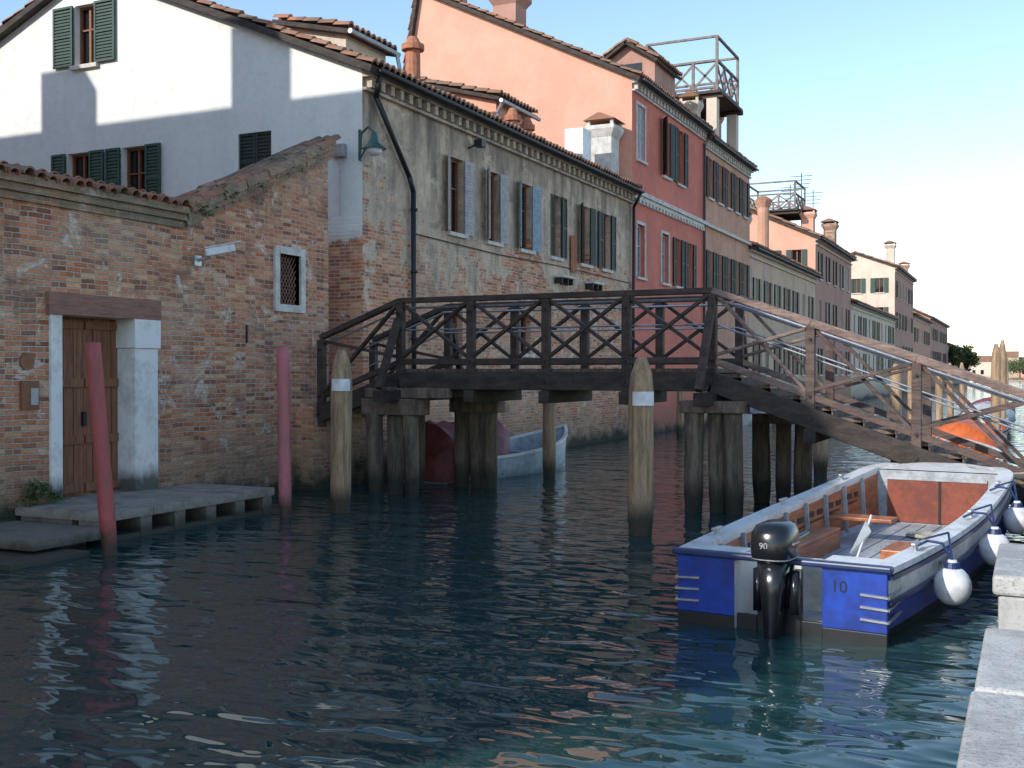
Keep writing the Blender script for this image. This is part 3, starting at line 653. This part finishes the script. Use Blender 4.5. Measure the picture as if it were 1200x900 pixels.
# ================================================================== MAIN WORKBOAT
M['bwhite']=mottled('boat_white_paint',(.70,.70,.69),(.40,.37,.32),2.2,.4,.15,.01,lo=.42,hi=.8)
M['bblue']=mottled('boat_blue_paint',(.012,.06,.40),(.012,.035,.22),2.5,.35,.12,.01)
M['bnavy']=plain('boat_navy_trim',(.015,.035,.12),.4)
M['bbottom']=plain('boat_bottom_black',(.012,.014,.016),.5)
M['varnish']=mottled('varnished_wood',(.50,.17,.055),(.26,.085,.035),2.5,.4,.3,.01,st=(4,1,5))
M['redpanel']=mottled('red_brown_panel',(.26,.065,.035),(.16,.04,.025),3,.5,.1,.01)
M['bgrey']=mottled('boat_deck_grey',(.42,.45,.47),(.26,.28,.30),4,.6,.2,.01)
M['motor']=MT('outboard_black').fin((.012,.013,.016),.22)
M['rope']=plain('rope',(.35,.33,.28),.9)
RZ=-rad(6.3)
BT=empty('moored_workboat',(-1.84,8.9,0),RZ)
Lb=7.3;NS=40
def hb(t):
    b=.86+.16*math.sin(math.pi*min(t*1.02,1)**.9)
    if t>.88: b*=max(.02,1-((t-.88)/.12)**2.6)**.5*.9+.1*(1-(t-.88)/.12)
    return b
gz=lambda t:.58+.03*t+.25*t**2.2
hull=MB();rings=[]
ts=[0,.003]+[i/NS for i in range(1,NS)]+[.99,1]
def prof(t):
    b=hb(t);z=gz(t);y=t*Lb
    return [(-b,y,z),(-b,y,z-.07),(-b+.015,y,z-.24),(-b*.95,y,.10),(-b*.90,y,-.02),(-b*.8,y,-.2),(0,y,-.25),(b*.8,y,-.2),(b*.90,y,-.02),(b*.95,y,.10),(b-.015,y,z-.24),(b,y,z-.07),(b,y,z)]
for t in ts: rings.append(prof(t))
mi=[0,0,1,2,2,2,2,2,2,1,0,0]
for i in range(len(rings)-1):
    for j in range(12):
        hull.add([rings[i][j],rings[i][j+1],rings[i+1][j+1],rings[i+1][j]],[(0,1,2,3)],mi[j])
hull.obj('hull',[M['bwhite'],M['bblue'],M['bbottom']],BT)
inn=MB();cap=MB();fl=.09
for i in range(len(ts)-1):
    t0,t1=ts[i],ts[i+1]
    if t1>.97:continue
    for sg in(-1,1):
        a,b=hb(t0),hb(t1)
        def P(bb,t,off,z): return (sg*(max(bb-off,0)),t*Lb,z)
        inn.add([P(a,t0,.13,gz(t0)-.02),P(b,t1,.13,gz(t1)-.02),P(b,t1,.13,gz(t1)-.06),P(a,t0,.13,gz(t0)-.06)],[(0,1,2,3)],0)
        inn.add([P(a,t0,.13,gz(t0)-.06),P(b,t1,.13,gz(t1)-.06),P(b,t1,.16,fl+.06),P(a,t0,.16,fl+.06)],[(0,1,2,3)],1)
        inn.add([P(a,t0,.16,fl+.06),P(b,t1,.16,fl+.06),P(b,t1,.22,fl),P(a,t0,.22,fl)],[(0,1,2,3)],2)
        cap.add([P(a,t0,-.03,gz(t0)+.03),P(b,t1,-.03,gz(t1)+.03),P(b,t1,.15,gz(t1)+.03),P(a,t0,.15,gz(t0)+.03),
                 P(a,t0,-.03,gz(t0)-.02),P(b,t1,-.03,gz(t1)-.02),P(b,t1,.15,gz(t1)-.02),P(a,t0,.15,gz(t0)-.02)],[(0,1,2,3),(4,5,1,0),(7,6,5,4),(3,2,6,7)])
    inn.add([(-hb(t0)+.22,t0*Lb,fl),(hb(t0)-.22,t0*Lb,fl),(hb(t1)-.22,t1*Lb,fl),(-hb(t1)+.22,t1*Lb,fl)],[(0,1,2,3)],2)
inn.obj('inner_sides_and_floor',[M['bwhite'],M['varnish'],M['bgrey']],BT)
cap.obj('gunwale',M['bwhite'],BT)
rub=MB()
for i in range(len(ts)-1):
    for sg in(-1,1): 
        rub.beam((sg*(hb(ts[i])+.015),ts[i]*Lb,gz(ts[i])-.05),(sg*(hb(ts[i+1])+.015),ts[i+1]*Lb,gz(ts[i+1])-.05),.04,.04)
        rub.beam((sg*(hb(ts[i])+.005),ts[i]*Lb,gz(ts[i])-.25),(sg*(hb(ts[i+1])+.005),ts[i+1]*Lb,gz(ts[i+1])-.25),.03,.03)
rub.obj('rubbing_strake',M['bnavy'],BT)
rb=MB()
for i in range(1,9):
    t=i/10
    for sg in(-1,1): rb.beam((sg*(hb(t)-.145),t*Lb,gz(t)-.03),(sg*(hb(t)-.18),t*Lb,fl),.045,.05)
rb.obj('ribs',M['bgrey'],BT)
fb=MB()
for k in range(-3,4):
    w_=.085
    for y_ in (.7,2.8,4.9):
        if y_>4.5: fb.box(k*.19-w_,k*.19+w_,y_,6.4,fl+.004,fl+.022)
        else: fb.box(k*.19-w_,k*.19+w_,y_,y_+2.08,fl+.004,fl+.022)
fb.obj('floor_boards',M['bgrey'],BT)
pn=MB()
for i in range(1,8):
    t=(i+.5)/10
    for sg in(-1,1): 
        x=sg*(hb(t)-.142)
        for dy in(-.17,.17): pn.box(x-.008,x+.008,t*Lb+dy-.10,t*Lb+dy+.10,gz(t)-.22,gz(t)-.16)
        pn.beam((x,t*Lb-.33,gz(t)-.28),(x,t*Lb+.33,gz(t)-.27),.02,.018)
pn.obj('hand_slots',M['bbottom'],BT)
tb=.89
dkb=MB();seq=[tb]+[t for t in ts if t>tb+.001]
L_=[(-hb(t)+.1*(t<1),t*Lb,gz(t)+.012) for t in seq];R_=[(hb(t)-.1*(t<1),t*Lb,gz(t)+.012) for t in seq]
for i in range(len(seq)-1): dkb.poly([L_[i],R_[i],R_[i+1],L_[i+1]])
dkb.obj('bow_deck',M['bwhite'],BT)
bk=MB();bk.box(-hb(tb)+.14,hb(tb)-.14,tb*Lb,tb*Lb+.04,fl,gz(tb)+.0,0);bk.box(-.62,.62,tb*Lb-.02,tb*Lb-.002,fl+.03,gz(tb)-.08,1)
bk.box(-.62,.62,tb*Lb-.03,tb*Lb-.021,gz(tb)-.12,gz(tb)-.08,0);bk.box(.03,.06,tb*Lb-.03,tb*Lb-.021,fl+.03,gz(tb)-.12,2)
bk.obj('bow_bulkhead',[M['bgrey'],M['redpanel'],M['bbottom']],BT)
th=MB();th.box(-hb(.62)+.15,-.1,4.4,4.75,.36,.40);th.box(-hb(.3)+.17,-hb(.3)+.45,1.6,3.9,.30,.34);th.box(-hb(.3)+.43,-hb(.3)+.45,1.6,3.9,fl,.299);th.obj('seats',M['varnish'],BT,bevel=.008)
th=MB();th.box(.05,hb(.5)-.2,3.2,3.9,fl+.03,.24);th.obj('engine_box',M['varnish'],BT,bevel=.015)
tr=MB();z=gz(0)
for a,b in((-.86,-.36),(.36,.86)):
    tr.box(a,b,-.045,-.002,.10,z-.0,0);tr.box(a,b,-.042,-.003,-.25,.098,1)
for sg in(-1,1):
    tr.add([(sg*.36,-.04,-.2),(sg*.30,.55,-.2),(sg*.30,.55,z-.03),(sg*.36,-.04,z-.03)],[(0,1,2,3)],2)
tr.box(-.30,.30,.55,.60,-.25,z-.08,2)
tr.box(-.18,.18,.0,.06,-.2,.40,1);tr.box(-.355,-.182,.0,.04,-.2,.12,1);tr.box(.182,.355,.0,.04,-.2,.12,1)
tr.obj('transom',[M['bblue'],M['bbottom'],M['bwhite']],BT,bevel=.006)
tc=MB();tc.box(-.90,.90,-.08,.02,z-.01,z+.04);tc.obj('transom_cap',M['bnavy'],BT,bevel=.015)
tw=MB();tw.box(-.86,-.34,.022,.34,z+.0,z+.034);tw.box(.34,.86,.022,.34,z+.0,z+.034);tw.box(-.338,.338,.022,.10,z+.0,z+.034);tw.obj('stern_deck',M['bwhite'],BT,bevel=.01)
sp=MB()
for k in range(3):
    zz=.20+k*.095
    for sg in(-1,1):
        sp.beam((sg*.66,-.055,zz),(sg*.87,-.055,zz-.01),.02,.016);sp.beam((sg*.87,-.055,zz-.01),(sg*.875,.35,zz+.01),.02,.016)
sp.obj('corner_guards',M['metal'],BT)
def text(s_,loc,rot,size,mat,par):
    cu=bpy.data.curves.new('lettering','FONT');cu.body=s_;cu.size=size;cu.extrude=.001;cu.materials.append(mat);o=bpy.data.objects.new('lettering',cu);sc.collection.objects.link(o);o.parent=par;o.location=loc;o.rotation_euler=rot;return o
text('10',(.43,-.049,.39),(rad(90),0,0),.13,M['bbottom'],BT)
text('PM 4 21187',(hb(.2)+.012,1.3,gz(.2)-.2),(rad(90),0,rad(88.5)),.12,M['bnavy'],BT)
def rr(cx,cy,z,wx,wy,n=24,p=3.0):
    out=[]
    for i in range(n):
        a=2*math.pi*i/n;c=math.cos(a);s=math.sin(a)
        out.append((cx+wx*math.copysign(abs(c)**(2/p),c),cy+wy*math.copysign(abs(s)**(2/p),s),z))
    return out
mo=MB()
mo.loft([rr(0,-.10,.60,.12,.17),rr(0,-.10,.625,.16,.215),rr(0,-.10,.72,.17,.23),rr(0,-.09,.83,.163,.225),rr(0,-.08,.885,.135,.195),rr(0,-.06,.91,.085,.135)])
mo.loft([rr(0,-.14,-.5,.05,.10),rr(0,-.14,.05,.06,.11),rr(0,-.13,.35,.09,.13),rr(0,-.12,.595,.12,.15)])
mo.loft([rr(0,.0,.22,.15,.07),rr(0,.0,.6,.12,.07)]);mo.box(-.18,-.12,-.10,.06,.18,.52);mo.box(.12,.18,-.10,.06,.18,.52)
mo.obj('outboard_motor',M['motor'],BT,smooth=True)
md=MB();md.loft([rr(0,-.10,.628,.163,.218),rr(0,-.10,.636,.163,.218)]);md.box(-.173,.173,-.18,-.02,.745,.76);md.obj('outboard_trim',M['metal'],BT)
text('90',(-.055,-.328,.72),(rad(88),0,0),.07,M['metal'],BT)
tl_=MB();tl_.cyl((0,.1,.68),(.05,.6,.74),.022,n=10);tl_.obj('tiller',M['motor'],BT)
cl=MB();cl.loft([rr(.45,1.1,fl+.03,.2,.15),rr(.45,1.1,fl+.2,.2,.15),rr(.45,1.1,fl+.25,.16,.11)]);cl.obj('fuel_tank',M['redpanel'],BT,smooth=True)
cl=MB()
for k in range(5):
    for i in range(18):
        a0=2*math.pi*i/18;a1=2*math.pi*(i+1)/18;r_=.12+.02*k
        cl.cyl((.1+r_*math.cos(a0),5.2+r_*math.sin(a0),fl+.05+.01*(k%2)),(.1+r_*math.cos(a1),5.2+r_*math.sin(a1),fl+.05+.01*(k%2)),.014,n=5)
cl.obj('coiled_rope',M['rope'],BT)
cl=MB();cl.add([(.42,.55,.60),(.47,.66,.60),(.54,.60,.88),(.57,.66,.78)],[(0,1,3,2)]);cl.cyl((.45,.6,.5),(.57,.66,.92),.010,n=6);cl.obj('small_flag',M['whiteplastic'],BT)
cl=MB();
for y_ in(.9,3.1,5.3):
    for sg in(-1,1):
        t=y_/Lb;x=sg*(hb(t)-.06);cl.box(x-.02,x+.02,y_-.1,y_+.1,gz(t)+.075,gz(t)+.1);cl.box(x-.015,x+.015,y_-.03,y_+.03,gz(t)+.02,gz(t)+.08)
cl.obj('cleats',M['metal'],BT,bevel=.006)
ca,sa=math.cos(RZ),math.sin(RZ)
def bw(x,y,z): return V((-1.84+ca*x-sa*y,8.9+sa*x+ca*y,z))
for yl in(1.15,3.05,5.0):
    t=yl/Lb;E=empty('boat_fender');c=bw(hb(t)+.17,yl,.27+.03*yl)
    m=MB();m.sphere(c,.155,20,1.08);m.cyl(c+V((0,0,.15)),c+V((0,0,.22)),.05,.035);m.obj('ball',M['whiteplastic'],E,smooth=True)
    m=MB();m.cyl(c+V((0,0,.12)),c+V((0,0,.20)),.075,.055);m.obj('fender_cap',M['bnavy'],E)
    m=MB();g0=bw(hb(t)-.03,yl,gz(t)+.05);g1=bw(hb(t)-.08,yl-.25,gz(t)+.06);top=c+V((0,0,.21))
    m.tube([top,(top+g0)/2+V((.02,0,.08)),g0+V((0,0,.03)),g1],.012,6)
    m.tube([top,(top+g0)/2+V((.06,.1,.16)),bw(hb(t)-.1,yl+.25,gz(t)+.06)],.010,6);m.obj('rope',M['bnavy'],E)
m=MB();pts=[]
p=bw(.3,6.9,gz(.94)+.05);q=V((.3,15.0,.95))
for i in range(9):
    k=i/8;pts.append(p.lerp(q,k)-V((0,0,.1*math.sin(math.pi*k))))
m.tube(pts,.013,6);m.obj('mooring_rope',M['rope'])
# ================================================================== SMALL BOATS
def boat(name,x,y,rz,L,bm,h,c_hull,c_in,tarp=None,sheer=.35,drop=.22):
    E=empty(name,(x,y,0),rz);hu=MB();R=[];N=18
    for i in range(N+1):
        t=i/N;b=bm/2*(.82+.18*math.sin(math.pi*t))*(1-max(0,(t-.5)/.5)**2.2)+.01;z=h*(.8+sheer*t*t)
        R.append([(-b,t*L,z),(-b*.95,t*L,z*.6),(-b*.85,t*L,z*.2),(-b*.6,t*L,-.12),(0,t*L,-.18),(b*.6,t*L,-.12),(b*.85,t*L,z*.2),(b*.95,t*L,z*.6),(b,t*L,z)])
    hu.loft(R,cap=False,closed=False);hu.poly(R[0]);hu.obj('hull',M[c_hull],E,smooth=True)
    m=MB()
    m.loft([[(k[0][0]*.9,k[0][1],k[0][2]-.02),(k[0][0]*.85,k[0][1],.1),(k[8][0]*.85,k[0][1],.1),(k[8][0]*.9,k[0][1],k[0][2]-.02)] for k in R[:-1]],cap=False,closed=False);m.obj('inside',M[c_in],E)
    m=MB()
    for i in range(N):
        for j in(0,8): m.beam(R[i][j],R[i+1][j],.07,.05)
    m.beam(R[0][0],R[0][8],.06,.05);m.obj('gunwale',M['bwhite'] if c_hull!='bwhite' else M['bnavy'],E)
    if tarp:
        m=MB();rs=[]
        for i in range(-1,N):
            r=R[max(i,0)];t=max(i,0)/N;w_=r[8][0]+.05;z=r[0][2];pk=.42*(1-t)**.5+.05;yy=r[0][1] if i>=0 else -.08
            if i<0: rs.append([(-w_,yy,z-drop),(-w_,yy,z)]+[(w_*k/3,yy,z-.1+.03*k*k) for k in(-2,-1,0,1,2)]+[(w_,yy,z),(w_,yy,z-drop)]);continue
            rs.append([(-w_,yy,z-drop+.06*math.sin(i*2.3)),(-w_,yy,z+.05)]+[(w_*k/3,yy,z+.05+pk*(1-abs(k/3)**1.6)+.05*math.sin(i*1.9+k)) for k in(-2,-1,0,1,2)]+[(w_,yy,z+.05),(w_+.03*math.sin(i*2.2),yy,z-drop+.06*math.sin(i*2.7))])
        m.loft(rs,cap=True,closed=False);m.obj('tarpaulin',M[tarp],E,smooth=True)
    else:
        m=MB();m.box(-bm*.38,bm*.38,L*.3,L*.36,h*.6,h*.66);m.box(-bm*.38,bm*.38,L*.6,L*.66,h*.65,h*.71);m.obj('thwarts',M['bgrey'],E)
M['maroon']=mottled('maroon_tarp',(.26,.055,.06),(.13,.03,.035),4,.6,.5,.03)
M['bluetarp']=mottled('blue_tarp',(.03,.10,.32),(.02,.07,.22),4,.6,.4,.03)
M['orange']=plain('orange_paint',(.6,.13,.03),.5)
M['hullpale']=plain('pale_blue_hull',(.55,.62,.66),.4)
boat('covered_boat',-10.45,18.15,rad(-2),3.0,1.6,.8,'bgrey','bgrey','maroon',drop=.6)
boat('rowing_boat',-10.15,19.3,rad(-9),3.7,1.5,.55,'hullpale','bgrey',None,.85)
boat('rowing_boat',-1.4,20.5,0,4.8,1.7,.6,'orange','varnish')
boat('covered_boat',-1.5,26,0,5.2,1.8,.6,'bwhite','bgrey','orange')
boat('rowing_boat',-1.5,32.5,0,6,1.8,.6,'bwhite','orange')
boat('covered_boat',-1.5,40,0,6,1.8,.7,'bwhite','bgrey','bgrey')
boat('covered_boat',-1.6,48,0,6,1.8,.7,'bblue','bgrey','maroon')
boat('rowing_boat',-10.9,44,0,5.5,1.7,.6,'bwhite','bgrey')
boat('covered_boat',-10.9,54,0,5.5,1.7,.6,'bwhite','bgrey','bluetarp')
# ================================================================== TREES
def tree(name,x,y,h,r):
    E=empty(name);m=MB();m.cyl((x,y,.3),(x,y,h*.5),.22,.14)
    tips=[]
    for k in range(7):
        a=k*.9+random.random();tp=V((x+r*.6*math.cos(a),y+r*.6*math.sin(a),h*(.5+.3*random.random())));m.cyl((x,y,h*(.3+.03*k)),tp,.09,.03,7);tips.append(tp)
    m.obj('trunk',M['pile'],E);lf=MB()
    cl=[t+V((random.gauss(0,r*.25),random.gauss(0,r*.25),random.gauss(0,h*.08))) for t in tips for _ in range(5)]
    for c in cl:
        for i in range(110):
            o=c+V((random.gauss(0,r*.17),random.gauss(0,r*.17),random.gauss(0,r*.13)));s_=random.uniform(.25,.5)
            a=V((random.uniform(-1,1),random.uniform(-1,1),random.uniform(-1,1))).normalized();b=a.cross(V((random.random(),random.random(),random.random()-.5))).normalized()
            lf.poly([o,o+a*s_*.5+b*s_*.3,o+a*s_,o+a*s_*.5-b*s_*.3])
    lf.obj('crown',M['leaf'],E)
tree('tree',-10.2,186,6.6,2.2);tree('tree',-3,330,6.5,4)
# ================================================================== LIGHT, WORLD, CAMERA
el=rad(30);al=rad(25)
sun=bpy.data.lights.new('sun','SUN');sun.energy=4.5;sun.angle=rad(.5);sun.color=(1,.95,.87)
so=bpy.data.objects.new('sun',sun);sc.collection.objects.link(so)
so.rotation_euler=V((math.sin(al)*math.cos(el),math.cos(al)*math.cos(el),-math.sin(el))).to_track_quat('-Z','Y').to_euler()
wd=bpy.data.worlds.new('World');sc.world=wd;wd.use_nodes=True;nt=wd.node_tree
sk=nt.nodes.new('ShaderNodeTexSky');sk.sky_type='NISHITA';sk.sun_disc=False;sk.sun_elevation=el;sk.sun_rotation=rad(205);sk.air_density=1.1;sk.dust_density=0.25;sk.ozone_density=1.9
nt.links.new(sk.outputs[0],nt.nodes['Background'].inputs[0]);nt.nodes['Background'].inputs[1].default_value=.25
cam=bpy.data.cameras.new('camera');co=bpy.data.objects.new('camera',cam);sc.collection.objects.link(co)
cam.lens=38.5;cam.sensor_width=36;cam.clip_end=4000;cam.clip_start=.05
co.location=(0,0,2.1);co.rotation_euler=(rad(90-.58),0,rad(25.4))
sc.camera=co
sc.view_settings.view_transform='Standard';sc.view_settings.look='None';sc.view_settings.exposure=0
